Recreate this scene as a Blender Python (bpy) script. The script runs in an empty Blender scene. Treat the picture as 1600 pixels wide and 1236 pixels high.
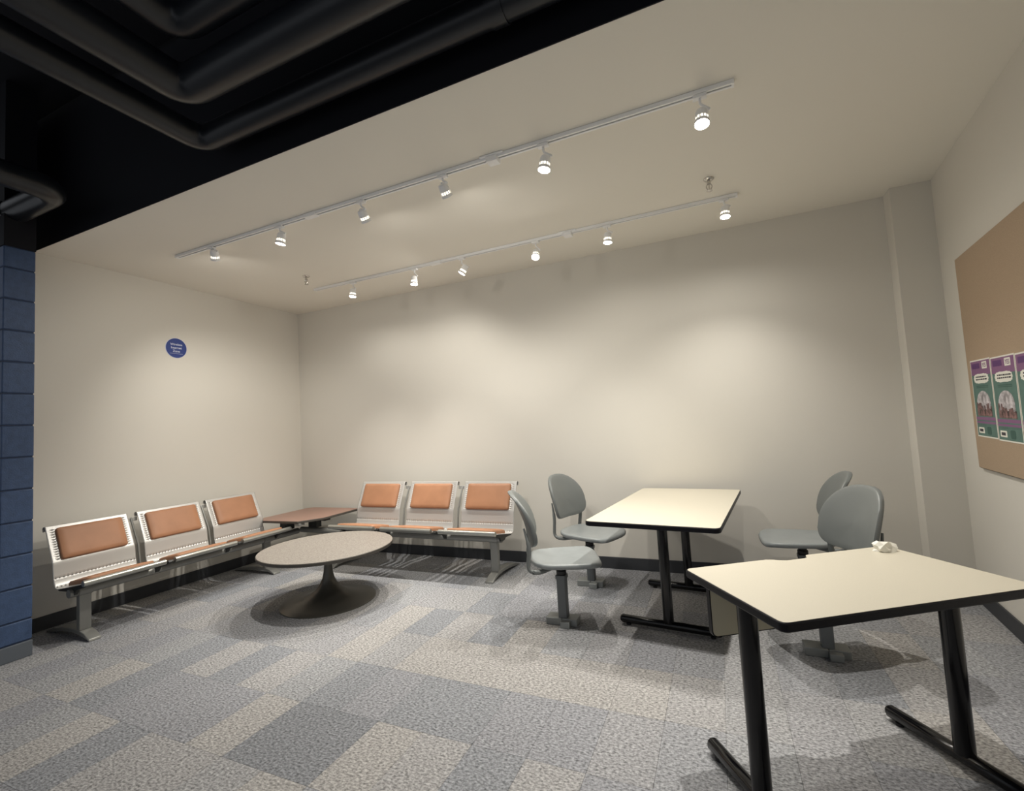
import bpy, bmesh, math, random
from math import sin, cos, pi, radians
from mathutils import Vector, Matrix

random.seed(7)
S = bpy.context.scene
C = S.collection

# ---------------------------------------------------------------- camera
FPX, YAW, PITCH, ROLL = 728.46, -0.4121, 0.0644, 0.0567
CAM = Vector((4.8322, -4.3316, 1.353))
fw = Vector((sin(YAW)*cos(PITCH), cos(YAW)*cos(PITCH), sin(PITCH)))
r0 = Vector((cos(YAW), -sin(YAW), 0)); d0 = fw.cross(r0)
rt = cos(ROLL)*r0 + sin(ROLL)*d0
dn = -sin(ROLL)*r0 + cos(ROLL)*d0
cd = bpy.data.cameras.new('camera'); cam = bpy.data.objects.new('camera', cd); C.objects.link(cam)
cd.sensor_fit = 'HORIZONTAL'; cd.sensor_width = 36; cd.lens = FPX*36/1600; cd.clip_start = .02
M = Matrix((( rt.x, -dn.x, -fw.x), (rt.y, -dn.y, -fw.y), (rt.z, -dn.z, -fw.z))).to_4x4()
M.translation = CAM; cam.matrix_world = M
S.camera = cam

# ---------------------------------------------------------------- light and exposure
W = bpy.data.worlds.new('world'); S.world = W; W.use_nodes = True
W.node_tree.nodes['Background'].inputs[0].default_value = (0.90, 0.94, 1.0, 1)
W.node_tree.nodes['Background'].inputs[1].default_value = 0.36
S.view_settings.view_transform = 'Standard'; S.view_settings.look = 'None'
S.view_settings.gamma = 1; S.view_settings.use_curve_mapping = False
S.view_settings.exposure = -0.06
SPOT = 92.0            # watts of one track lamp
SPILL = 12.0           # watts of the wide spill of the same lamp
LAMP_COL = (1.0, 0.955, 0.875)

# ---------------------------------------------------------------- helpers
def srgb(r, g, b):
    f = lambda c: (c/255/12.92) if c/255 <= .04045 else ((c/255+.055)/1.055)**2.4
    return (f(r), f(g), f(b), 1)

def mat(name, col, rough=.6, metal=0, spec=.5, bump=None, noise=None, emit=None, coat=0):
    m = bpy.data.materials.new(name); m.use_nodes = True
    nt = m.node_tree; b = nt.nodes['Principled BSDF']
    b.inputs['Base Color'].default_value = col; b.inputs['Roughness'].default_value = rough
    b.inputs['Metallic'].default_value = metal; b.inputs['Specular IOR Level'].default_value = spec
    if coat: b.inputs['Coat Weight'].default_value = coat; b.inputs['Coat Roughness'].default_value = .15
    if noise or bump:
        tc = nt.nodes.new('ShaderNodeTexCoord')
    if noise:      # (scale, amount, second colour or None)
        n = nt.nodes.new('ShaderNodeTexNoise'); n.inputs['Scale'].default_value = noise[0]; n.inputs['Detail'].default_value = 5
        nt.links.new(tc.outputs['Object'], n.inputs['Vector'])
        rmp = nt.nodes.new('ShaderNodeValToRGB')
        k = noise[1]
        c2 = noise[2] if len(noise) > 2 else tuple(min(1, c*(1+k)) for c in col[:3])+(1,)
        c1 = tuple(c*(1-k) for c in col[:3])+(1,)
        rmp.color_ramp.elements[0].color = c1; rmp.color_ramp.elements[1].color = c2
        rmp.color_ramp.elements[0].position = .35; rmp.color_ramp.elements[1].position = .65
        nt.links.new(n.outputs['Fac'], rmp.inputs['Fac']); nt.links.new(rmp.outputs['Color'], b.inputs['Base Color'])
    if bump:       # (scale, strength, distance)
        n2 = nt.nodes.new('ShaderNodeTexNoise'); n2.inputs['Scale'].default_value = bump[0]; n2.inputs['Detail'].default_value = 4
        nt.links.new(tc.outputs['Object'], n2.inputs['Vector'])
        bp = nt.nodes.new('ShaderNodeBump'); bp.inputs['Strength'].default_value = bump[1]; bp.inputs['Distance'].default_value = bump[2]
        nt.links.new(n2.outputs['Fac'], bp.inputs['Height']); nt.links.new(bp.outputs['Normal'], b.inputs['Normal'])
    if emit:
        b.inputs['Emission Color'].default_value = emit[0]; b.inputs['Emission Strength'].default_value = emit[1]
    return m

def carpet_mat():
    m = bpy.data.materials.new('carpet'); m.use_nodes = True; nt = m.node_tree; L = nt.links
    b = nt.nodes['Principled BSDF']; b.inputs['Roughness'].default_value = 1; b.inputs['Specular IOR Level'].default_value = .05
    oi = nt.nodes.new('ShaderNodeObjectInfo'); g = nt.nodes.new('ShaderNodeNewGeometry')
    n = nt.nodes.new('ShaderNodeTexNoise'); n.inputs['Scale'].default_value = 85; n.inputs['Detail'].default_value = 3
    n.inputs['Roughness'].default_value = .7
    L.new(g.outputs['Position'], n.inputs['Vector'])
    mp = nt.nodes.new('ShaderNodeMapping'); mp.inputs['Scale'].default_value = (60, 120, 1)
    L.new(g.outputs['Position'], mp.inputs['Vector'])
    n3 = nt.nodes.new('ShaderNodeTexNoise'); n3.inputs['Scale'].default_value = 1.0; n3.inputs['Detail'].default_value = 2
    L.new(mp.outputs['Vector'], n3.inputs['Vector'])
    a = nt.nodes.new('ShaderNodeMath'); a.operation = 'ADD'; L.new(n.outputs['Fac'], a.inputs[0]); L.new(n3.outputs['Fac'], a.inputs[1])
    mr = nt.nodes.new('ShaderNodeMapRange'); mr.inputs['From Min'].default_value = .72; mr.inputs['From Max'].default_value = 1.28
    mr.inputs['To Min'].default_value = .45; mr.inputs['To Max'].default_value = 1.65
    L.new(a.outputs[0], mr.inputs['Value'])
    n4 = nt.nodes.new('ShaderNodeTexNoise'); n4.inputs['Scale'].default_value = 1.6; L.new(g.outputs['Position'], n4.inputs['Vector'])
    mr2 = nt.nodes.new('ShaderNodeMapRange'); mr2.inputs['To Min'].default_value = .9; mr2.inputs['To Max'].default_value = 1.1
    L.new(n4.outputs['Fac'], mr2.inputs['Value'])
    mu = nt.nodes.new('ShaderNodeMath'); mu.operation = 'MULTIPLY'; L.new(mr.outputs[0], mu.inputs[0]); L.new(mr2.outputs[0], mu.inputs[1])
    vm = nt.nodes.new('ShaderNodeVectorMath'); vm.operation = 'SCALE'
    L.new(oi.outputs['Color'], vm.inputs[0]); L.new(mu.outputs[0], vm.inputs['Scale']); L.new(vm.outputs['Vector'], b.inputs['Base Color'])
    bp = nt.nodes.new('ShaderNodeBump'); bp.inputs['Strength'].default_value = .6; bp.inputs['Distance'].default_value = .004
    L.new(a.outputs[0], bp.inputs['Height']); L.new(bp.outputs['Normal'], b.inputs['Normal'])
    return m

wallc = srgb(222, 218, 209)
MT = dict(
    wall=mat('wall_paint', wallc, .85, spec=.2, bump=(90, .12, .002)),
    ceil=mat('ceiling_paint', srgb(240, 236, 226), .9, spec=.15, bump=(60, .1, .002)),
    black=mat('black_paint', (.006, .0065, .010, 1), .7, spec=.25),
    pipe=mat('black_pipe_paint', (.009, .011, .015, 1), .34, spec=.5, bump=(14, .1, .004)),
    block=mat('blue_block_paint', srgb(64, 84, 118), .5, spec=.4, bump=(120, .5, .004), noise=(30, .10)),
    mortar=mat('blue_joint', srgb(40, 54, 80), .7),
    base=mat('vinyl_base', srgb(58, 60, 64), .55, bump=(20, .05, .002)),
    pilbase=mat('grey_vinyl_base', srgb(92, 98, 106), .55),
    carpet=carpet_mat(),
    sheet=mat('painted_steel', srgb(196, 195, 192), .34, metal=.35, spec=.5),
    tube=mat('silver_tube', srgb(176, 176, 170), .28, metal=.75),
    frame=mat('grey_frame', srgb(142, 142, 138), .38, metal=.4),
    darkframe=mat('dark_bracket', srgb(52, 53, 52), .45, metal=.3),
    pad=mat('tan_vinyl', srgb(168, 122, 92), .5, spec=.4, bump=(220, .25, .001), noise=(7, .06)),
    plastic=mat('grey_plastic', srgb(112, 116, 115), .42, spec=.5, bump=(300, .15, .0006)),
    seatpl=mat('seat_plastic', srgb(136, 141, 142), .36, spec=.5, noise=(9, .06)),
    column=mat('column_steel', srgb(104, 108, 110), .45, metal=.2),
    chbase=mat('cast_base', srgb(140, 143, 142), .42, metal=.3),
    blackpl=mat('black_rubber', (.012, .012, .014, 1), .5),
    blackgl=mat('black_gloss_steel', (.004, .004, .005, 1), .14, spec=.45),
    edge=mat('black_edge_band', (.006, .006, .009, 1), .4, spec=.2, bump=(60, .3, .001)),
    lam=mat('cream_laminate', srgb(194, 188, 172), .38, spec=.45, noise=(300, .03)),
    lam2=mat('panel_laminate', srgb(190, 183, 160), .5),
    mauve=mat('mauve_laminate', srgb(148, 117, 104), .4, noise=(140, .10)),
    granite=mat('speckled_laminate', srgb(130, 123, 117), .42, noise=(85, .16, srgb(155, 149, 141))),
    redge=mat('grey_edge', srgb(74, 70, 64), .5),
    tulip=mat('tulip_metal', srgb(92, 90, 84), .34, metal=.55),
    white=mat('white_track_paint', srgb(248, 248, 248), .4),
    groove=mat('track_groove', (.03, .03, .03, 1), .6),
    lens=mat('lamp_lens', (1, 1, 1, 1), .3, emit=((1, .93, .80, 1), 40)),
    slot=mat('lamp_slot', (1, 1, 1, 1), .3, emit=((1, .92, .72, 1), 2.4)),
    chrome=mat('chrome', (.62, .60, .57, 1), .16, metal=1),
    cork=mat('tan_cork', srgb(176, 154, 130), .85, noise=(240, .07), bump=(200, .3, .001)),
    corkedge=mat('board_edge', srgb(120, 104, 88), .8),
    signblue=mat('sign_blue', srgb(22, 52, 130), .4),
    signwhite=mat('sign_white', srgb(214, 220, 235), .5),
    paper=mat('paper_white', srgb(238, 236, 226), .8, bump=(30, .3, .002)),
    purple=mat('print_purple', srgb(136, 92, 134), .5),
    dpurple=mat('print_dark_purple', srgb(92, 48, 112), .5),
    teal=mat('print_teal', srgb(88, 122, 114), .5, noise=(20, .08)),
    dteal=mat('print_dark_teal', srgb(52, 92, 84), .5),
    photo=mat('print_photo', srgb(196, 188, 192), .5, noise=(26, .55, srgb(222, 216, 220))),
    photod=mat('print_photo_dark', srgb(84, 66, 66), .5, noise=(40, .5, srgb(150, 112, 110))),
    ink=mat('print_ink', srgb(60, 58, 66), .6),
)

class MB:
    """collects shapes into one mesh"""
    def __init__(s): s.v = []; s.f = []; s.mi = []; s.cur = 0
    def add(s, vs, fs, X=None):
        o = len(s.v)
        s.v += [tuple((X @ Vector(v)) if X else v) for v in vs]
        s.f += [tuple(i+o for i in f) for f in fs]; s.mi += [s.cur]*len(fs)
        return s
    def box(s, a, b, X=None):
        x0, y0, z0 = a; x1, y1, z1 = b
        return s.add([(x0,y0,z0),(x1,y0,z0),(x1,y1,z0),(x0,y1,z0),(x0,y0,z1),(x1,y0,z1),(x1,y1,z1),(x0,y1,z1)],
              [(0,3,2,1),(4,5,6,7),(0,1,5,4),(1,2,6,5),(2,3,7,6),(3,0,4,7)], X)
    def prism(s, pts, z0, z1, X=None):
        n = len(pts)
        a = sum(pts[i][0]*pts[(i+1)%n][1]-pts[(i+1)%n][0]*pts[i][1] for i in range(n))
        if a < 0: pts = pts[::-1]
        vs = [(x,y,z0) for x,y in pts]+[(x,y,z1) for x,y in pts]
        fs = [tuple(range(n-1,-1,-1)), tuple(range(n,2*n))]+[(i,(i+1)%n,n+(i+1)%n,n+i) for i in range(n)]
        return s.add(vs, fs, X)
    def lathe(s, prof, n=32, X=None, axis=(0,0,0)):
        vs = []; fs = []
        for (r,z) in prof:
            for k in range(n):
                t = 2*pi*k/n; vs.append((axis[0]+r*cos(t), axis[1]+r*sin(t), axis[2]+z))
        for j in range(len(prof)-1):
            for k in range(n):
                k2 = (k+1)%n; fs.append((j*n+k, j*n+k2, (j+1)*n+k2, (j+1)*n+k))
        fs.append(tuple(range(n-1,-1,-1))); fs.append(tuple((len(prof)-1)*n+k for k in range(n)))
        return s.add(vs, fs, X)
    def tube(s, path, r, n=14, X=None, sx=1, sy=1, cap=True):
        P = [Vector(p) for p in path]; m = len(P); vs = []; fs = []
        rr = r if isinstance(r, (list,tuple)) else [r]*m
        T = []
        for i in range(m):
            a = P[max(0,i-1)]; b = P[min(m-1,i+1)]; T.append((b-a).normalized())
        up = Vector((0,0,1)) if abs(T[0].z) < .9 else Vector((1,0,0))
        nrm = (up - T[0]*up.dot(T[0])).normalized()
        for i in range(m):
            nrm = (nrm - T[i]*nrm.dot(T[i])).normalized(); bn = T[i].cross(nrm)
            for k in range(n):
                t = 2*pi*k/n; v = P[i] + rr[i]*(cos(t)*nrm*sx + sin(t)*bn*sy); vs.append(tuple(v))
        for j in range(m-1):
            for k in range(n):
                k2 = (k+1)%n; fs.append((j*n+k, j*n+k2, (j+1)*n+k2, (j+1)*n+k))
        if cap: fs.append(tuple(range(n-1,-1,-1))); fs.append(tuple((m-1)*n+k for k in range(n)))
        return s.add(vs, fs, X)
    def build(s, name, m, parent=None, smooth=False, bevel=0, seg=2, loc=None, recalc=True):
        me = bpy.data.meshes.new(name); me.from_pydata(s.v, [], s.f)
        for mm in (m if isinstance(m, (list,tuple)) else [m]): me.materials.append(mm)
        for p, i in zip(me.polygons, s.mi): p.material_index = i
        if recalc:
            bm = bmesh.new(); bm.from_mesh(me); bmesh.ops.recalc_face_normals(bm, faces=bm.faces); bm.to_mesh(me); bm.free()
        if smooth:
            for p in me.polygons: p.use_smooth = True
            me.set_sharp_from_angle(angle=radians(smooth if smooth is not True else 40))
        o = bpy.data.objects.new(name, me); C.objects.link(o)
        if parent: o.parent = parent
        if loc: o.location = loc
        if bevel:
            b = o.modifiers.new('bevel', 'BEVEL'); b.width = bevel; b.segments = seg; b.limit_method = 'ANGLE'; b.angle_limit = radians(35)
            b.harden_normals = False
            for p in me.polygons: p.use_smooth = True
            me.set_sharp_from_angle(angle=radians(50))
        return o

def thing(name, label, cat, loc=(0,0,0), rotz=0, group=None):
    o = bpy.data.objects.new(name, None); C.objects.link(o); o.empty_display_size = .1
    o.location = loc; o.rotation_euler = (0,0,rotz); o['label'] = label; o['category'] = cat
    if group: o['group'] = group
    return o
def struct(o): o['kind'] = 'structure'; return o
def copy_tree(o, parent=None):
    c = o.copy(); C.objects.link(c)
    if parent: c.parent = parent
    for ch in list(o.children): copy_tree(ch, c)
    return c
def arc(cx, cy, r, a0, a1, n=6):
    return [(cx+r*cos(radians(a0+(a1-a0)*i/n)), cy+r*sin(radians(a0+(a1-a0)*i/n))) for i in range(n+1)]
def rrect(x0, y0, x1, y1, r, n=6):
    return arc(x1-r,y0+r,r,-90,0,n)+arc(x1-r,y1-r,r,0,90,n)+arc(x0+r,y1-r,r,90,180,n)+arc(x0+r,y0+r,r,180,270,n)
def bend(path, r, n=8):
    """round the inner corners of a polyline"""
    P = [Vector(p) for p in path]; out = [P[0]]
    for i in range(1, len(P)-1):
        a = (P[i-1]-P[i]).normalized(); b = (P[i+1]-P[i]).normalized()
        p0 = P[i]+a*r; p1 = P[i]+b*r
        for k in range(n+1):
            t = k/n; out.append((1-t)**2*p0 + 2*t*(1-t)*P[i] + t*t*p1)
    out.append(P[-1]); return out

# ---------------------------------------------------------------- the room
H = 2.932; YS = -2.53; AR = -0.1034; XR = 6.3637
def rw(a, off=0):      # a point along the right wall, off metres into the room
    return (XR + a*sin(AR) - off*cos(AR), -a*cos(AR) - off*sin(AR))
floor = struct(MB().box((-1.2,-6.5,-.12),(7.5,.15,-.004)).build('floor', mat('floor_slab', srgb(70,70,70), .9)))
struct(MB().box((-.1,-.0,-.004),(6.5,.12,H+.1)).build('wall_back', MT['wall']))
struct(MB().box((-.12,-2.72,-.004),(0,.0,H+.1)).build('wall_left', MT['wall']))
q = [rw(-.0), rw(4.6), rw(4.6,-.12), rw(-.2,-.12)]
struct(MB().prism([(x,y) for x,y in q], -.004, 4.0).build('wall_right', MT['wall']))
struct(MB().box((6.11,-.14,0),(6.372,-.0005,H)).build('wall_pilaster', MT['wall']))
struct(MB().box((-.1,YS,H),(6.8,.1,H+.1)).build('ceiling', MT['ceil']))
struct(MB().box((-1.2,YS-.006,H+.0005),(6.8,YS-.0005,4.0)).build('trim_1', MT['black']))       # black fascia above the ceiling edge
struct(MB().box((-1.2,-6.5,3.95),(7.5,YS-.03,4.05)).build('ceiling_upper', MT['black']))
def bb(name, pts): return struct(MB().prism(pts, 0, .105).build(name, MT['base'], bevel=.003))
bb('baseboard_back', [(0.0,-.012),(6.11,-.012),(6.11,-.0005),(0,-.0005)])
bb('baseboard_left', [(.0005,-2.70),(.012,-2.70),(.012,-.012),(.0005,-.012)])
bb('baseboard_pilaster', [(6.098,-.1525),(6.36,-.1525),(6.36,-.1405),(6.1095,-.1405),(6.1095,-.0125),(6.098,-.0125)])
bb('baseboard_right', [rw(.155,.0005), rw(4.5,.0005), rw(4.5,.012), rw(.155,.012)])

# stub wall of blue painted concrete blocks closing the alcove on the left
PX = .492; PY0 = -2.865; PY1 = -2.70; CH = .2165; HT = 2.775
stub = struct(MB().box((-1.2,PY0+.006,0),(PX-.006,PY1-.0005-.006,HT)).build('wall_stub', MT['mortar']))
k = 0; z = .105
top = [.14]+[CH]*20
for i, h in enumerate(top):
    z1 = min(z+h, HT)
    cuts = [PX, PX-.40, PX-.80, -1.0] if i % 2 else [PX, PX-.20, PX-.60, -1.0]
    for a, b in zip(cuts[:-1], cuts[1:]):
        o = MB().box((b+.004,PY0,z+.004),(a-(0 if a == PX else .004),PY1-.001,z1-.004)).build('block', MT['block'], stub, bevel=.006)
    z = z1
    if z >= HT-.02: break
struct(MB().box((-1.2,PY0,HT+.0005),(PX,PY1,3.949)).build('trim_2', MT['black']))
MB().box((-1.0,PY0-.008,0),(PX+.008,PY1-.0015,.102)).build('stub_baseboard', MT['pilbase'], stub, bevel=.004)

# ---------------------------------------------------------------- carpet planks, each its own piece, laid square to the walls
TX, TY, X0, Y0 = .25, .42, 1.26, -2.94
tm = None; GR = [srgb(c[0]-4, c[1]-4, c[2]-2) for c in [(144,145,146),(147,148,148),(150,150,149),(141,142,144),(153,152,150),(136,138,140),(148,148,148),(157,155,151),(129,131,133)]]
special = {(0,0):7,(5,0):7,(6,0):8,(7,0):8,(8,0):7,(9,0):4,(3,1):5,(4,1):4,(7,2):7,(8,2):7,(9,2):7,(8,1):5,(11,2):7,(12,2):7,(5,3):7,(2,1):4,(1,1):5,(6,1):5,(7,1):3,
           (10,1):3,(10,0):5,(9,1):5,(12,0):3,(11,0):4,(12,-1):3,(4,0):3,(3,0):3,(5,-1):4,(2,0):3,(1,0):5,(9,3):7,(7,3):4,(8,3):5}
def inview(x, y, mg=60):
    d = Vector((x,y,0))-CAM; zz = d.dot(fw)
    if zz < .25: return False
    u = 800+FPX*d.dot(rt)/zz; v = 618+FPX*d.dot(dn)/zz
    return -mg < u < 1600+mg and v < 1236+mg
XS = lambda x: -(XR-.0008-x)/(-sin(AR))      # y where the right wall crosses x
rest = MB(); cnt = 0
for j in range(6, -12, -1):
    for i in range(-10, 24):
        x0 = X0+i*TX; y0 = Y0+j*TY; x1 = x0+TX; y1 = min(y0+TY, -.0005)
        if y0 >= -.01 or x1 < -1.15 or x0 > 6.9: continue
        if y0 > -2.72 and x1 <= 0.01: continue
        if not any(inview(a,b) for a in (x0,x1) for b in (y0,y1)): 
            rest.box((x0+.0006,y0+.0006,-.004),(x1-.0006,y1-.0006,0)); continue
        cx0 = x0
        if y0 > -2.72 and x0 < 0: cx0 = .0005
        xe0 = min(x1, XR + (-y0)*sin(AR)-.0008); xe1 = min(x1, XR + (-y1)*sin(AR)-.0008)
        if xe1 - cx0 < .02: continue
        full = (cx0 == x0 and xe0 == x1 and y1 == y0+TY)
        if full:
            if tm is None:
                o = MB().box((.0006,.0006,-.004),(TX-.0006,TY-.0006,0)).build('carpet_tile', MT['carpet']); tm = o.data
            else:
                o = bpy.data.objects.new('carpet_tile', tm); C.objects.link(o)
            o.location = (x0, y0, 0)
        else:
            a_ = cx0-x0+.0006
            if xe0 <= cx0+.002: continue
            pl = [(a_,.0006),(xe0-.0006-x0,.0006),(xe1-.0006-x0,y1-y0-.0006),(a_,y1-y0-.0006)]
            if xe0 < x1 <= xe1: pl = [(a_,.0006),(xe0-.0006-x0,.0006),(x1-.0006-x0, XS(x1)-y0),(x1-.0006-x0,y1-y0-.0006),(a_,y1-y0-.0006)]
            o = MB().prism(pl,-.004,0).build('carpet_tile', MT['carpet']); o.location = (x0,y0,0)
        o.parent = floor; cnt += 1
        o.color = GR[special.get((i,j), random.choice([0,0,1,1,2,3,3,6,5,4,2,7]))]
if rest.v:
    o = rest.build('carpet', MT['carpet'], floor); o['kind'] = 'stuff'; o.color = GR[0]
print('carpet tiles', cnt)

# ---------------------------------------------------------------- beam seating
def make_sheet(w, zs):
    """perforated bent sheet: rolled top lip, upper back, fold, lower back, curve, seat pan. s across, d out from wall"""
    prof = [(.150,.778),(.143,.790),(.143,.803),(.150,.812),(.162,.817),(.176,.815)]
    n1 = 44
    for i in range(1, n1+1):
        t = i/n1; prof.append((.176+(.288-.176)*t, .815+(.553-.815)*t))
    prof += [(.2905,.533),(.294,.50),(.299,.460),(.302,.443),(.3045,.434),(.307,.426),(.3115,.405),(.321,.388),(.326,.380),(.332,.374),(.340,.370),(.354,.368),(.380,.371)]
    rows_h = set()
    # rows that carry holes
    base_n = 6+n1
    hr_all = {base_n+3, base_n+8}      # profile segments with a full row of holes
    for d_ in (.400,.406,.440,.446,.52,.60,.66,.695): prof.append((d_, .371+(d_-.38)*.20))
    m = len(prof)
    hole_pan = set()
    for j in range(m-1):
        if abs((prof[j+1][0]-prof[j][0])-.006) < 1e-6 and prof[j][0] > .39: hole_pan.add(j)
    # columns
    nh = 22; pitch = w/nh; hw = .0036
    xs = []; hole_c = []
    for k in range(nh):
        c = -w/2+pitch*(k+.5); xs += [c-hw, c+hw]
    xs = [-w/2]+xs+[w/2]
    side = {1,3,len(xs)-3,len(xs)-5}
    vs = []; fs = []
    for (d_, z_) in prof:
        for x in xs: vs.append((x, -d_, z_*zs))
    nx = len(xs)
    for j in range(m-1):
        for i in range(nx-1):
            hc = (i % 2 == 1)
            if hc and (j in hr_all or j in hole_pan): continue
            if hc and i in (3, nx-5) and 9 <= j <= 46 and j % 3 == 0: continue
            a = j*nx+i; fs.append((a, a+1, a+nx+1, a+nx))
    return vs, fs

def make_seat(parent, sx, w, zs):
    vs, fs = make_sheet(w, zs)
    mb = MB(); mb.add([(x+sx,y,z) for x,y,z in vs], fs)
    sh = mb.build('seat_shell', MT['sheet'], parent, smooth=35, recalc=False)
    so = sh.modifiers.new('thick', 'SOLIDIFY'); so.thickness = .003; so.offset = 0
    # back cushion, lying on the upper back panel
    p0 = Vector((0,-.176,.815*zs)); p1 = Vector((0,-.288,.553*zs)); ax = (p1-p0).normalized(); nn = Vector((0,ax.z,-ax.y))
    if nn.y > 0: nn = -nn
    L = (p1-p0).length
    X = Matrix(((1,0,0,sx),(0,-ax.y,nn.y,p0.y),(0,-ax.z,nn.z,p0.z),(0,0,0,1)))
    pw = w/2-.052
    mb = MB(); pts = rrect(-pw, -L+.012, pw, -.022, .018, 5)
    n = len(pts); cx = 0; cy = -L/2
    levels = [(1,.002),(1.0,.014),(.985,.022),(.94,.028),(.75,.031),(.4,.032)]
    V = []; F = []
    for sc, h in levels:
        for x, y in pts: V.append((x*(1-(1-sc)*.6) if sc > .9 else x*sc, cy+(y-cy)*(sc), h))
    for j in range(len(levels)-1):
        for i in range(n): F.append((j*n+i, j*n+(i+1)%n, (j+1)*n+(i+1)%n, (j+1)*n+i))
    F.append(tuple(range(n-1,-1,-1))); F.append(tuple((len(levels)-1)*n+i for i in range(n)))
    mb.add(V, F, X); mb.build('back_cushion', MT['pad'], parent, smooth=60)
    # seat cushion
    X = Matrix.Translation((sx,0,0)) @ Matrix(((1,0,0,0),(0,1,0,0),(0,-.20,1,(.371-.076)*zs+.003),(0,0,0,1)))
    mb = MB(); sw = w/2-.045
    pts = rrect(-sw, -.655, sw, -.385, .03, 5); cy = -.52; V = []; F = []
    for sc, h in [(1,.0),(1.0,.014),(.985,.024),(.94,.031),(.75,.036),(.4,.038)]:
        for x, y in pts: V.append((x*(1-(1-sc)*.5) if sc > .9 else x*sc, cy+(y-cy)*sc, h))
    for j in range(5):
        for i in range(n): F.append((j*n+i, j*n+(i+1)%n, (j+1)*n+(i+1)%n, (j+1)*n+i))
    F.append(tuple(range(n-1,-1,-1))); F.append(tuple(5*n+i for i in range(n)))
    mb.add(V, F, X); mb.build('seat_cushion', MT['pad'], parent, smooth=60)
    # rolled front tube
    zt = .437*zs
    MB().tube([(sx-w/2,-.70,zt),(sx+w/2,-.70,zt)], .021, 18).build('front_tube', MT['tube'], parent, smooth=True)

def bench(label, loc, rotz, pitch, w, starts, leg_s, beam, zs):
    """local frame: s runs along the wall, the wall is at y=0 and the seats face -y"""
    t = thing('beam_bench', label, 'bench', loc, rotz, None)
    for s0 in starts: make_seat(t, s0+w/2, w, zs)
    zb = .345*zs
    MB().tube([(beam[0],-.50,zb),(beam[1],-.50,zb)], .030, 20).build('beam', MT['frame'], t, smooth=True)
    # brackets that carry the seats, in the gaps and at the ends
    gaps = [starts[0]+.035] + [(starts[i]+w+starts[i+1])/2 for i in range(len(starts)-1)] + [starts[-1]+w-.035]
    for g in gaps:
        m = MB(); hw = .011 if g in (gaps[0], gaps[-1]) else .016
        prof = [(-.285,.385*zs),(-.32,.345*zs),(-.44,.350*zs),(-.47,.332*zs),(-.53,.332*zs),(-.56,.372*zs),(-.68,.408*zs),(-.712,.428*zs),(-.70,.444*zs),(-.66,.424*zs),(-.52,.396*zs),(-.36,.362*zs),(-.33,.366*zs)]
        X = Matrix(((0,0,1,g),(1,0,0,0),(0,1,0,0),(0,0,0,1)))
        m.prism(prof, -hw, hw, X); m.build('seat_bracket', MT['darkframe'], t, bevel=.002)
        MB().tube([(g,-.293,.385*zs),(g,-.280,.47*zs),(g,-.266,.555*zs),(g,-.160,.772*zs)], .009, 8).build('back_strut', MT['frame'], t, smooth=True)
        if g not in (gaps[0], gaps[-1]): MB().box((g-.045,-.166,.742*zs),(g+.045,-.158,.775*zs)).build('back_link', MT['sheet'], t, bevel=.002)
    for s in leg_s:
        lg = MB().box((s-.036,-.522,.06),(s+.036,-.478,.325*zs)).build('leg', MT['frame'], t, bevel=.004)
        # arched foot
        pr_t = [(-.07,.012),(-.16,.040),(-.28,.060),(-.42,.068),(-.50,.066),(-.58,.048),(-.645,.016)]
        pr_b = [(-.65,.0),(-.60,.016),(-.52,.034),(-.42,.038),(-.28,.030),(-.16,.012),(-.06,.0)]
        X = Matrix(((0,0,1,s),(1,0,0,0),(0,1,0,0),(0,0,0,1)))
        MB().prism(pr_t+pr_b, -.038, .038, X).build('foot', MT['frame'], lg, bevel=.004)
        MB().tube([(s-.040,-.50,zb),(s+.040,-.50,zb)], .036, 20).build('clamp', MT['frame'], lg, smooth=True)
    return t

# left bench: local s = world y, local -y (seats) = world +x  -> rotate +90 deg: local x->+y, local y->-x
bench('three-seat steel beam bench with tan cushions along the left wall beside the blue pillar', (0.013,0,0), radians(90), .59, .53,
      [-2.525,-1.925,-1.335], [-2.43,-.93], (-2.52,-.535), .972)
bench('three-seat steel beam bench with tan cushions along the back wall next to grey chairs', (0,-.013,0), 0, .652, .567,
      [1.150,1.802,2.455], [1.10,2.91], (.545,2.985), 1.0)

# ---------------------------------------------------------------- corner table
t = thing('corner_table', 'reddish brown square corner table with cut corner between the two benches', 'table', (.57,-.45,0))
P = [(.205,-.13),(.275,-.06),(.93,-.06),(.955,-.085),(.958,-.60),(.825,-.812),(.36,-.845),(.205,-.72)]
P = [(x-.57, y+.45) for x, y in P]
tp = MB().prism(P, .476, .498).build('tabletop', MT['redge'], t, bevel=.003)
c_ = 0; pin = [(x*.993, y*.993) for x, y in P]
MB().prism(pin, .4985, .5005).build('laminate_top', MT['mauve'], t)
for a_, b_ in (((-.11,-.27,.376),(-.03,-.15,.4755)),((.10,-.085,.376),(.22,-.015,.4755))): MB().box(a_, b_).build('riser', MT['darkframe'], t, bevel=.003)
MB().box((-.30,-.035,.44),(.30,.035,.4755)).build('support_arm', MT['darkframe'], t, bevel=.003)
MB().box((-.035,-.30,.4395),(.035,-.036,.4755)).box((-.035,.036,.4395),(.035,.30,.4755)).build('support_arm', MT['darkframe'], t, bevel=.003)
MB().box((.20,-.355,.452),(.27,-.285,.4755)).build('mounting_block', MT['frame'], t, bevel=.003)

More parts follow.
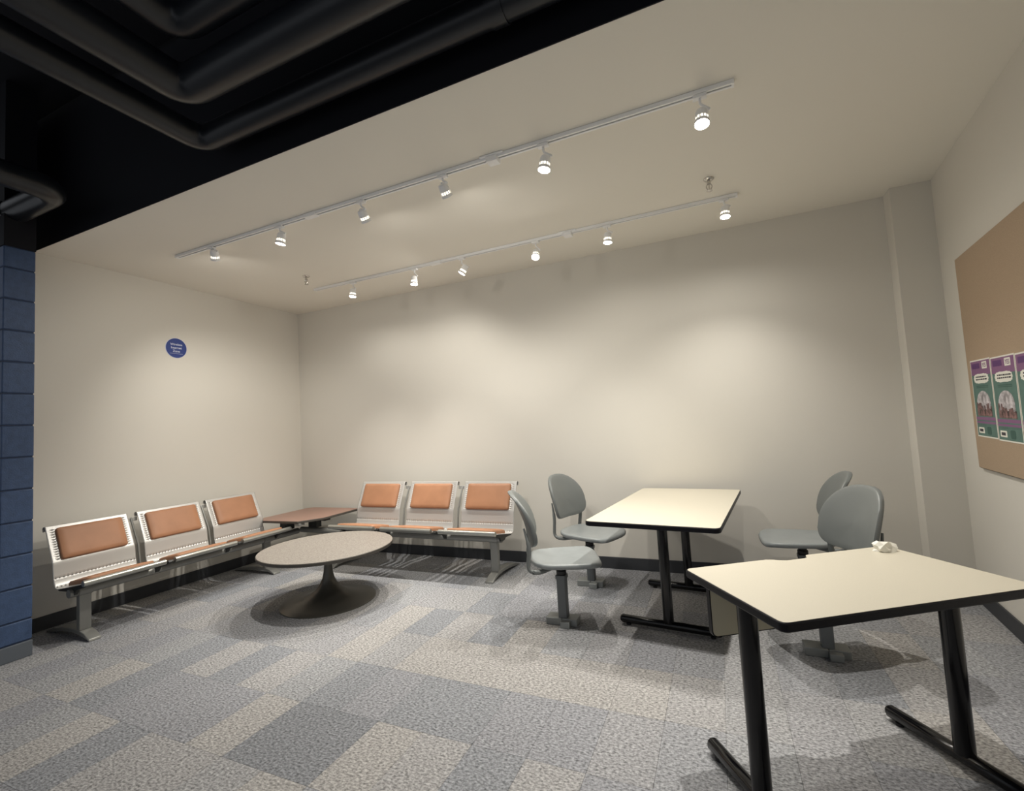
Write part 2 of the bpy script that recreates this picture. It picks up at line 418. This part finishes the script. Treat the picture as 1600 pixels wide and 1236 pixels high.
# ---------------------------------------------------------------- round tulip table
t = thing('round_table', 'low round pedestal coffee table with speckled top in front of the benches', 'table', (1.776,-1.353,0))
R = .529
MB().lathe([(0.0,.414),(R-.03,.414),(R-.004,.418),(R,.424),(R,.440),(R-.003,.4435)], 96).build('tabletop', MT['redge'], t, smooth=35)
MB().lathe([(R-.004,.4436),(R-.0045,.4446),(0.0,.4446)], 96).build('laminate_top', MT['granite'], t)
prof = [(.373,0),(.373,.006),(.362,.012),(.32,.019),(.26,.030),(.20,.045),(.145,.068),(.10,.100),(.068,.140),(.047,.185),(.036,.235),(.031,.29),(.031,.36),(.036,.395),(.06,.4135)]
MB().lathe(prof, 72).build('pedestal', MT['tulip'], t, smooth=50)

# ---------------------------------------------------------------- grey swivel chairs (local +x is the way they face)
def make_chair(label, loc, head, group='grey plastic swivel chairs around the cream tables', base_rot=0, armrot=0):
    t = thing('swivel_chair', label, 'chair', loc, head, group)
    # seat: moulded plate, wider at the front, dished
    N = 44; out = []
    for k in range(N):
        a = 2*pi*k/N; c, s_ = cos(a), sin(a)
        e = .40 if c > 0 else .70; x = math.copysign(abs(c)**e, c); y = math.copysign(abs(s_)**.55, s_)
        out.append((.03 + .235*x, (.225+.012*x)*y))
    V = []; F = []
    rings = [(0.02,0),(.35,0),(.7,.0),(.88,0),(.95,0),(.985,0),(1,0)]
    def zt(u, x, y):      # top surface
        z = .452 - .012*(1-u*u) 
        if x > .18: z -= (x-.18)**2*3.0
        z += max(0, -x-.10)*.10
        return z
    for u, _ in rings:
        for x, y in out: 
            X_, Y_ = .03+(x-.03)*u, y*u
            z = zt(u, X_, Y_)
            if u > .97: z -= .004 if u < 1 else .012
            V.append((X_, Y_, z))
    for u, dz in [(.995,.026),(.96,.034),(.6,.036),(.02,.036)]:
        for x, y in out:
            X_, Y_ = .03+(x-.03)*u, y*u
            V.append((X_, Y_, zt(min(u,1), X_, Y_)-dz + (.008 if u < .9 else 0)))
    nr = len(rings)+4
    for j in range(nr-1):
        for k in range(N): F.append((j*N+k, j*N+(k+1)%N, (j+1)*N+(k+1)%N, (j+1)*N+k))
    F.append(tuple(range(N))); F.append(tuple((nr-1)*N+k for k in range(N-1,-1,-1)))
    MB().add(V, F).build('seat', MT['seatpl'], t, smooth=50)
    # backrest: domed top, squarer foot, curved in plan and leaning back
    def bsurf(y, v):      # v 0..1 up the back
        z = .545+.36*v
        x = -.185 -.045*v -.075*v*v + .055*(y/.21)**2
        return Vector((x, y, z))
    outl = []
    for k in range(48):
        a = 2*pi*k/48; c, s_ = cos(a), sin(a)
        if s_ >= 0: y = .212*math.copysign(abs(c)**.80, c); v = .42+.58*abs(s_)**.92
        else:
            y = math.copysign(abs(c)**.38, c)*(.212-.020*abs(s_)); v = .42-.42*abs(s_)**.45
        outl.append((y, v))
    for shell in (0,):
        V = []; F = []; N = 48
        us = [.03,.4,.75,.92,.975,1.0]
        for u in us:
            for y, v in outl:
                p = bsurf(y*u, .42+(v-.42)*u); lift = {1.0:-.012,.975:-.003}.get(u, 0)
                V.append((p.x+lift, p.y, p.z))
        for u, th in [(1.0,-.030),(.975,-.034),(.90,-.026),(.75,-.020),(.4,-.020),(.03,-.020)]:
            for y, v in outl:
                p = bsurf(y*u, .42+(v-.42)*u); V.append((p.x+th, p.y, p.z-.004))
        m = 12
        for j in range(m-1):
            for k in range(N): F.append((j*N+k, j*N+(k+1)%N, (j+1)*N+(k+1)%N, (j+1)*N+k))
        F.append(tuple(range(N))); F.append(tuple((m-1)*N+k for k in range(N-1,-1,-1)))
    MB().add(V, F).build('backrest', MT['plastic'], t, smooth=50)
    # two side struts running from under the seat up behind the back
    for sgn in (-1, 1):
        y = sgn*.178
        path = bend([(-.05,sgn*.10,.408),(-.15,y,.395),(-.225,y,.405),(-.205,sgn*.186,.56),(-.236,sgn*.172,.68)], .045, 6)
        MB().tube(path, [.0155]*(len(path)-2)+[.012,.007], 12, sx=1.0, sy=.85).build('back_strut', MT['plastic'], t, smooth=True)
    MB().box((-.10,-.11,.398),(.10,.11,.415)).build('seat_plate', MT['blackpl'], t, bevel=.006)
    MB().lathe([(.030,.325),(.034,.330),(.034,.352),(.027,.356),(.027,.372),(.045,.390),(.048,.3975)], 24).build('swivel_neck', MT['blackpl'], t, smooth=35)
    R_ = Matrix.Rotation(base_rot, 4, 'Z')
    MB().prism(rrect(-.031,-.031,.031,.031,.008,3), .046, .300, R_).build('column', MT['column'], t, smooth=30)
    MB().prism(rrect(-.036,-.036,.036,.036,.008,3), .300, .325, R_).build('column_cap', MT['column'], t, bevel=.003)
    b = MB().box((-.115,-.045,0),(-.003,.055,.046), R_).box((-.001,-.045,0),(.100,.055,.046), R_)
    b.box((-.004,-.085,0),(.060,-.0455,.040), R_)
    b.build('base', MT['chbase'], t, bevel=.004)
    return t
h = radians
make_chair('grey plastic swivel chair nearest the camera left of the back cream table, seen edge-on', (3.775,-1.245,0), h(22), base_rot=h(-22))
make_chair('grey plastic swivel chair by the back wall at left of the back cream table', (3.775,-.480,0), h(-20), base_rot=h(20))
make_chair('grey plastic swivel chair facing left, right of the back cream table near the wall', (5.31,-.42,0), h(183), base_rot=h(-183))
make_chair('grey plastic swivel chair standing behind the front cream table, backrest facing camera', (5.286,-1.235,0), h(207), base_rot=h(-207))

# ---------------------------------------------------------------- cream tables with black T legs
def table(label, O, ang, w, l, inset, foot_dir, notch=False, corner_r=.035, barlen=None, H_=.737):
    """O far-left corner; local x along the far edge, local -y towards the camera"""
    t = thing('laminate_table', label, 'table', (O[0],O[1],0), ang)
    if notch:
        pts = arc(corner_r,-l+corner_r,corner_r,180,270,6)+arc(w-corner_r,-l+corner_r,corner_r,-90,0,6)+arc(w-corner_r,-corner_r,corner_r,0,90,6)
        pts += [(.563,0),(.553,-.004),(.543,-.018),(.533,-.032),(.52,-.036),(.475,-.038),(.435,-.037),(.41,-.026),(.39,-.010),(.365,0)]
        pts += arc(corner_r,-corner_r,corner_r,90,180,6)
    else:
        pts = rrect(0,-l,w,0,corner_r,7)
    MB().prism(pts, H_-.030, H_-.0015).build('edge_band', MT['edge'], t, bevel=.005)
    cx, cy = w/2, -l/2
    pin = [(cx+(x-cx)*(1-.004/ w*2), cy+(y-cy)*(1-.004/l*2)) for x, y in pts]
    MB().prism(pin, H_-.0014, H_).build('tabletop', MT['lam'], t)
    if foot_dir == 'x':      # two columns one behind the other, feet across
        spots = [(w/2,-inset,0),(w/2,-l+inset,0)]; bl = barlen
        for (x,y,_) in spots:
            lg = MB().tube([(x,y,.05),(x,y,H_-.040)], .0325, 20).build('leg', MT['blackgl'], t, smooth=True)
            MB().tube([(x-bl/2,y,.036),(x-bl/2+.012,y,.036),(x+bl/2-.012,y,.036),(x+bl/2,y,.036)], [.018,.026,.026,.018], 18).build('foot_bar', MT['blackgl'], lg, smooth=True)
            for s_ in (-1,1): MB().lathe([(.016,0),(.016,.0105),(.006,.0115)], 14, axis=(x+s_*(bl/2-.05),y,0)).build('glide', MT['blackpl'], lg, smooth=True)
            MB().box((x-.11,y-.03,H_-.040),(x+.11,y+.03,H_-.0305)).build('mounting_plate', MT['blackgl'], lg, bevel=.003)
    else:
        for x in (inset[0], w-inset[1]):
            y = -l/2; bl = barlen
            lg = MB().tube([(x,y,.05),(x,y,H_-.040)], .0325, 20).build('leg', MT['blackgl'], t, smooth=True)
            MB().tube([(x,y-bl/2,.036),(x,y-bl/2+.012,.036),(x,y+bl/2-.012,.036),(x,y+bl/2,.036)], [.018,.026,.026,.018], 18).build('foot_bar', MT['blackgl'], lg, smooth=True)
            for s_ in (-1,1): MB().lathe([(.016,0),(.016,.0105),(.006,.0115)], 14, axis=(x,y+s_*(bl/2-.05),0)).build('glide', MT['blackpl'], lg, smooth=True)
            MB().box((x-.025,y-.14,H_-.040),(x+.025,y+.14,H_-.0305)).build('mounting_plate', MT['blackgl'], lg, bevel=.003)
    return t
T1A = -0.1108; T2A = 0.5799
table('cream rectangular table with black edge and chairs around it, against the back wall', (4.178,-.050), T1A, .783, 1.432, .345, 'x', barlen=.62)
t2 = table('cream desk with black edge and hanging back panel, nearest the camera at right', (4.6885-.035*cos(T2A),-2.283-.035*sin(T2A)), T2A, .952, .545, (.075,.040), 'y', notch=True, barlen=.60, corner_r=.022)
# hanging modesty panel (cream face, black edge) under the far side
X = Matrix(((1,0,0,0),(0,0,-1,-.085),(0,1,0,0),(0,0,0,1)))
pp = rrect(.045,.500,.940,.7065,.022,5)
MB().prism(pp, -.010, .010, X).build('modesty_edge', MT['edge'], t2)
pi_ = rrect(.049,.504,.936,.7025,.020,5)
MB().prism(pi_, .0102, .0112, X).build('modesty_panel', MT['lam2'], t2)
# crumpled paper
t2m = Matrix.Translation((4.6885,-2.283,0)) @ Matrix.Rotation(T2A, 4, 'Z')
pc = t2m @ Vector((.845,-.065,.7375))
rng = random.Random(5); V = []; F = []
bm = bmesh.new(); bmesh.ops.create_icosphere(bm, subdivisions=2, radius=.03)
for v in bm.verts:
    k = .75+rng.random()*.6
    v.co = Vector((v.co.x*k*1.35, v.co.y*k*.85, max(0, (v.co.z+.012)*k*.85)))
me = bpy.data.meshes.new('crumpled_paper'); bm.to_mesh(me); bm.free(); me.materials.append(MT['paper'])
po = bpy.data.objects.new('crumpled_paper', me); C.objects.link(po); po.location = (pc.x,pc.y,.7372); po.rotation_euler = (0,0,.25)
po['label'] = 'crumpled white paper napkin on the far right corner of the front desk'; po['category'] = 'napkin'

# ---------------------------------------------------------------- track lighting
def track(label, y, x0, x1, feed, joint, ends):
    t = thing('light_track', label, 'light track', ((x0+x1)/2, y, H), 0)
    cx = (x0+x1)/2
    m = MB(); hw = .019
    m.box((x0-cx,-hw,-.022),(x1-cx,-.005,-.0005)).box((x0-cx,.005,-.022),(x1-cx,hw,-.0005))
    m.build('rail', MT['white'], t, bevel=.002)
    MB().box((x0-cx+.01,-.0049,-.012),(x1-cx-.01,.0049,-.001)).build('groove', MT['groove'], t)
    for e, s_ in ((x0,-1),(x1,1)): MB().box((e-cx-.006,-.020,-.024),(e-cx+.006,.020,-.0005)).build('end_cap', MT['white'], t, bevel=.002)
    f = MB().box((feed-cx-.075,-.036,-.010),(feed-cx+.075,.036,-.0004))
    f.box((feed-cx-.035,-.032,-.042),(feed-cx+.035,.032,-.010)); f.build('power_feed', MT['white'], t, bevel=.004)
    MB().box((joint-cx-.055,-.024,-.027),(joint-cx+.055,.024,-.0005)).build('joint_cover', MT['white'], t, bevel=.003)
    return t
track('long white light track nearer the camera on the ceiling', -1.93, .80, 5.02, 3.747, 2.31, 0)
track('thin white light track nearer the back wall on the ceiling', -.655, 1.00, 5.08, 3.814, 2.52, 0)

def spot(label, lens, aim, y_track, power=1.0, size=115, group=None):
    lens = Vector(lens); aim = Vector(aim).normalized()
    t = thing('track_spotlight', label, 'spotlight', (lens.x, y_track, H-.022), 0, group)
    root = Vector((lens.x, y_track, H-.022))
    L_ = .098
    piv = lens - aim*(L_*.8) - root
    MB().box((-.032,-.017,-.016),(.032,.017,-.0005)).build('adapter', MT['white'], t, bevel=.003)
    side = Vector((1,0,0)) if abs(aim.x) < .5 else Vector((0,1,0))
    side = (side - aim*side.dot(aim)).normalized()
    # stem and knuckle
    kn = piv + side*.037
    path = bend([(0,0,-.016),(0,0,(kn.z-.016)*.45),tuple(kn)], .01, 4)
    MB().tube(path, .0065, 10).build('stem', MT['white'], t, smooth=True)
    rotm = aim.to_track_quat('-Z', 'Y')
    hd = MB()
    hd.lathe([(.014,L_*.8+.004),(.025,L_*.8),(.030,L_*.68),(.0315,.040),(.0315,.036)], 24)
    hd.lathe([(.0315,.020),(.0345,.018),(.0355,0.002),(.0340,0.0),(.0330,.006),(.0310,.016)], 24)
    for k in range(12):
        a = 2*pi*k/12; hd.box((.029,-.0025,.018),(.0315,.0025,.038), Matrix.Rotation(a,4,'Z'))
    hd.lathe([(.007,0),(.007,.02)], 10, Matrix.Rotation(0,4,'Z') @ Matrix.Translation((0,0,L_*.72)))
    ho = hd.build('lamp_head', MT['white'], t, smooth=35)
    ho.rotation_mode = 'QUATERNION'; ho.rotation_quaternion = rotm; ho.location = lens-root
    MB().lathe([(.028,.019),(.028,.037)], 20).build('vent_glow', MT['slot'], ho)
    MB().lathe([(.0305,.004),(.022,.0015),(.0,.0005)], 20).build('lens', MT['lens'], ho, smooth=True)
    MB().tube([tuple(Vector((0,0,0))), tuple(kn-piv)], .006, 8).build('knuckle', MT['white'], t, smooth=True, loc=tuple(piv))
    ld = bpy.data.lights.new('lamp_light', 'SPOT'); ld.energy = SPOT*power; ld.color = LAMP_COL
    ld.spot_size = radians(size); ld.spot_blend = .85; ld.shadow_soft_size = .015
    lo = bpy.data.objects.new('lamp_light', ld); C.objects.link(lo); lo.parent = ho; lo.location = (0,0,-.004)
    l2 = bpy.data.lights.new('lamp_spill', 'SPOT'); l2.energy = SPILL*power; l2.color = LAMP_COL
    l2.spot_size = radians(176); l2.spot_blend = .6; l2.shadow_soft_size = .015
    l2o = bpy.data.objects.new('lamp_spill', l2); C.objects.link(l2o); l2o.parent = ho; l2o.location = (0,0,-.004)
    return t
GA = 'white spotlights on the near track'; GB = 'white spotlights on the far track'
spot('first spotlight from left on the near track, turned away from the camera', (1.235,-1.90,2.815), (-.42,.42,-.80), -1.93, 0.6, 95, GA)
spot('second spotlight from left on the near track, lit lens pointing down', (2.00,-1.93,2.775), (-.18,-.04,-.95), -1.93, 1.1, 84, GA)
spot('third spotlight from left on the near track, turned towards the back wall', (2.76,-1.88,2.785), (.0,.66,-.75), -1.93, .5, 84, GA)
spot('fourth spotlight on the near track, left of the power feed, turned to the back wall', (3.40,-1.88,2.795), (.05,.66,-.75), -1.93, .55, 84, GA)
spot('bright spotlight on the near track just right of the power feed', (4.058,-1.94,2.755), (-.14,-.10,-1), -1.93, .85, 84, GA)
spot('rightmost and brightest spotlight on the near track, under its right end', (4.872,-1.95,2.751), (-.05,-.22,-.95), -1.93, 1.4, 118, GA)
spot('leftmost lit spotlight on the far track', (1.52,-.67,2.757), (-.05,-.10,-1), -.655, 1.0, 80, GB)
spot('second lit spotlight from left on the far track, pointing down', (2.277,-.67,2.751), (0,-.10,-1), -.655, 1.15, 80, GB)
spot('third spotlight from left on the far track, tilted down to the left', (2.799,-.67,2.760), (-.50,-.18,-.85), -.655, 1.15, 80, GB)
spot('glaring spotlight on the far track just left of the power feed', (3.525,-.68,2.764), (.05,-.50,-.85), -.655, .85, 80, GB)
spot('spotlight on the far track just right of the power feed', (4.138,-.67,2.762), (-.05,-.06,-1), -.655, .66, 80, GB)
spot('rightmost spotlight on the far track, beside the sprinkler', (4.993,-.67,2.770), (-.05,-.12,-.95), -.655, 1.05, 118, GB)

# ---------------------------------------------------------------- sprinklers
def sprinkler(label, x, y):
    t = thing('fire_sprinkler', label, 'sprinkler', (x,y,H), 0, 'ceiling fire sprinklers')
    MB().lathe([(.034,-.0005),(.034,-.004),(.026,-.012),(.013,-.014),(.011,-.014)], 24).build('escutcheon', MT['chrome'], t, smooth=40)
    MB().lathe([(.010,-.012),(.010,-.030),(.013,-.031),(.013,-.037),(.008,-.038)], 16).build('body', MT['chrome'], t, smooth=30)
    m = MB()
    for s_ in (-1,1): m.tube(bend([(s_*.009,0,-.037),(s_*.021,0,-.055),(s_*.004,0,-.082)], .012, 5), .0035, 8)
    m.build('frame_arms', MT['chrome'], t, smooth=True)
    MB().tube([(0,0,-.037),(0,0,-.080)], .0042, 8).build('bulb', MT['chrome'], t, smooth=True)
    MB().lathe([(.017,-.082),(.018,-.084),(.006,-.087)], 16).build('deflector', MT['chrome'], t, smooth=30)
sprinkler('chrome ceiling sprinkler at right between the two light tracks', 4.899, -.985)
sprinkler('chrome ceiling sprinkler at left near the far corner of the ceiling', 1.245, -1.0)

# ---------------------------------------------------------------- black pipes in front of the fascia
def pipe(label, pts, r, br, name='ceiling_pipe', coup=()):
    t = thing(name, label, 'pipe', (0,0,0))
    P0 = Vector(pts[0]); t.location = P0
    pts = [tuple(Vector(p)-P0) for p in pts]
    MB().tube(bend(pts, br, 10), r, 24).build('pipe_run', MT['pipe'], t, smooth=True)
    for (a, b) in coup:
        MB().tube([tuple(Vector(a)-P0), tuple(Vector(b)-P0)], r+.006, 24).build('coupling', MT['pipe'], t, smooth=True)
    return t
pipe('black painted pipe bending nearest the white ceiling edge', [(2.27,-6.2,3.075),(2.27,-2.66,3.075),(6.5,-2.66,3.075)], .068, .10, coup=[((4.10,-2.66,3.075),(4.17,-2.66,3.075))])
pipe('thick black painted pipe, second bend from the ceiling edge', [(2.59,-6.2,3.08),(2.59,-2.95,3.08),(6.5,-2.95,3.08)], .085, .10)
pipe('black painted pipe, third and highest bend from the ceiling edge', [(2.79,-6.2,3.20),(2.79,-3.10,3.20),(6.5,-3.10,3.20)], .07, .10)
pipe('thick black pipe elbow above the blue pillar at far left', [(1.02,-6.2,3.04),(1.02,-2.80,3.04),(-1.1,-2.80,3.04)], .078, .11,
     coup=[((.45,-2.80,3.04),(.30,-2.80,3.04))])
pipe('thinner black pipe elbow inside the thick one above the blue pillar', [(.78,-6.2,3.02),(.78,-3.02,3.02),(-1.1,-3.02,3.02)], .055, .12)

# ---------------------------------------------------------------- things on the walls
def text_mesh(s, size, name, m, parent, loc, align='CENTER'):
    cu = bpy.data.curves.new('txt', 'FONT'); cu.body = s; cu.size = size; cu.align_x = align; cu.extrude = .0002; cu.offset = size*.012
    o = bpy.data.objects.new('txt', cu); C.objects.link(o)
    bpy.context.view_layer.update()
    me = bpy.data.meshes.new_from_object(o.evaluated_get(bpy.context.evaluated_depsgraph_get()))
    bpy.data.objects.remove(o); me.materials.append(m) if not me.materials else None
    me.materials.clear(); me.materials.append(m)
    ob = bpy.data.objects.new(name, me); C.objects.link(ob); ob.parent = parent; ob.location = loc; ob.rotation_euler = (pi/2,0,0)
    return ob
Xf = Matrix(((1,0,0,0),(0,0,-1,0),(0,1,0,0),(0,0,0,1)))     # prism in local XZ, thickness towards -y
t = thing('round_sign', 'round blue wireless internet zone sign on the left wall', 'sign', (.0006,-1.477,2.302), radians(90))
MB().lathe([(.100,0),(.100,.002),(.0985,.003)], 56, Xf).build('sign_disc', MT['signwhite'], t, smooth=30)
MB().lathe([(.0965,.0031),(.0965,.0036)], 56, Xf).build('blue_face', MT['signblue'], t)
text_mesh('Wireless', .031, 'lettering', MT['signwhite'], t, (0,-.0039,.026))
text_mesh('Internet', .031, 'lettering', MT['signwhite'], t, (0,-.0039,-.007))
text_mesh('Zone', .031, 'lettering', MT['signwhite'], t, (0,-.0039,-.040))
MB().box((-.060,-.0041,-.0555),(.060,-.0037,-.0535)).build('rule_line', MT['signwhite'], t)

RZ = math.atan2(-cos(AR), sin(AR))
def on_right(a, z, off=.0008):
    x, y = rw(a, off); return (x, y, z)
t = thing('pinboard', 'large tan cork pinboard on the right wall', 'board', on_right(.50,.932), RZ)
MB().prism([(0,0),(1.6,0),(1.6,1.315),(0,1.315)], 0, .020, Xf).build('cork_panel', MT['cork'], t, bevel=.003)
MB().prism([(-.004,-.004),(1.604,-.004),(1.604,1.319),(-.004,1.319)], 0, .012, Xf).build('backing_edge', MT['corkedge'], t)
def flyer(label, a, z, w, hgt, tilt, seed):
    t = thing('flyer', label, 'poster', on_right(a, z, .0215), RZ, 'flyers pinned on the board')
    t.rotation_euler = (0, tilt, RZ)
    P = lambda x0,z0,x1,z1,off,nm,m,r=.001: MB().prism(rrect(x0,z0,x1,z1,r,4), off, off+.0003, Xf).build(nm, m, t)
    MB().prism([(0,0),(w,0),(w,hgt),(0,hgt)], 0, .0006, Xf).build('sheet', MT['paper'], t)
    b = .008
    P(b,hgt*.155+.0,w-b,hgt*.84,.0008,'teal_field',MT['teal'])
    P(b,hgt*.835,w-b,hgt-b,.0008,'purple_band',MT['purple'])
    P(b,hgt*.80,w-b,hgt*.85,.0012,'purple_fade',MT['purple'])
    P(b,b,w-b,hgt*.16,.0008,'teal_foot',MT['teal'])
    P(.03,hgt*.885,w*.48,hgt*.955,.0013,'dark_logo',MT['dpurple'],.006)
    P(w*.60,hgt*.875,w*.84,hgt*.965,.0013,'white_box',MT['paper'],.004)
    text_mesh('YES', .034, 'lettering', MT['purple'], t, (w*.72,-.0020,hgt*.895))
    # scalloped white cloud
    pts = []
    for k in range(60):
        q_ = 2*pi*k/60; e = 1+.035*cos(q_*14)
        pts.append((w*.5+w*.36*e*math.copysign(abs(cos(q_))**.6,cos(q_)), hgt*.755+hgt*.062*e*math.copysign(abs(sin(q_))**.6,sin(q_))))
    MB().prism(pts, .0016, .0019, Xf).build('cloud', MT['paper'], t)
    r_ = random.Random(seed)
    for kk, zz in enumerate((.768,.735)):
        m = MB(); x = w*.24
        while x < w*.74:
            l = .010+r_.random()*.022; m.prism([(x,hgt*zz),(x+l,hgt*zz),(x+l,hgt*zz+.008),(x,hgt*zz+.008)], .0020, .0022, Xf); x += l+.005
        m.build('text_line', MT['ink'], t)
    for zz in (.655,.635):
        P(w*.22,hgt*zz,w*.80,hgt*zz+.005,.0013,'text_line',MT['dteal'])
    # arched photograph with a dark skyline
    pts = [(w*.5+w*.33*cos(pi*k/24), hgt*.44+hgt*.155*sin(pi*k/24)) for k in range(25)]+[(w*.17,hgt*.30),(w*.83,hgt*.30)]
    MB().prism(pts, .0013, .0016, Xf).build('picture', MT['photo'], t)
    sk = [(w*.14,hgt*.275),(w*.86,hgt*.275),(w*.86,hgt*.36)]; x = .86
    while x > .16:
        zt_ = .35+r_.random()*.10; sk += [(w*x,hgt*zt_),(w*(x-.055),hgt*(zt_+.01*r_.random()))]; x -= .06
    MB().prism(sk, .0018, .0021, Xf).build('picture_skyline', MT['photod'], t)
    P(b,hgt*.222,w-b,hgt*.262,.0013,'purple_strip',MT['purple']); P(b,hgt*.178,w-b,hgt*.205,.0013,'purple_strip',MT['purple'])
    P(w*.10,hgt*.05,w*.38,hgt*.125,.0013,'white_box',MT['paper'],.006)
    P(w*.15,hgt*.07,w*.32,hgt*.105,.0018,'text_line',MT['ink'])
    P(w*.52,hgt*.04,w*.72,hgt*.14,.0013,'dark_emblem',MT['dteal'],.012)
flyer('purple and teal flyer nearest the left edge of the pinboard', .555, 1.127, .305, .462, radians(.8), 3)
flyer('purple and teal flyer in the middle of the row on the pinboard', .866, 1.118, .305, .462, radians(.8), 8)
flyer('purple and teal flyer cut by the right edge of the photo', 1.178, 1.110, .305, .462, radians(.5), 12)
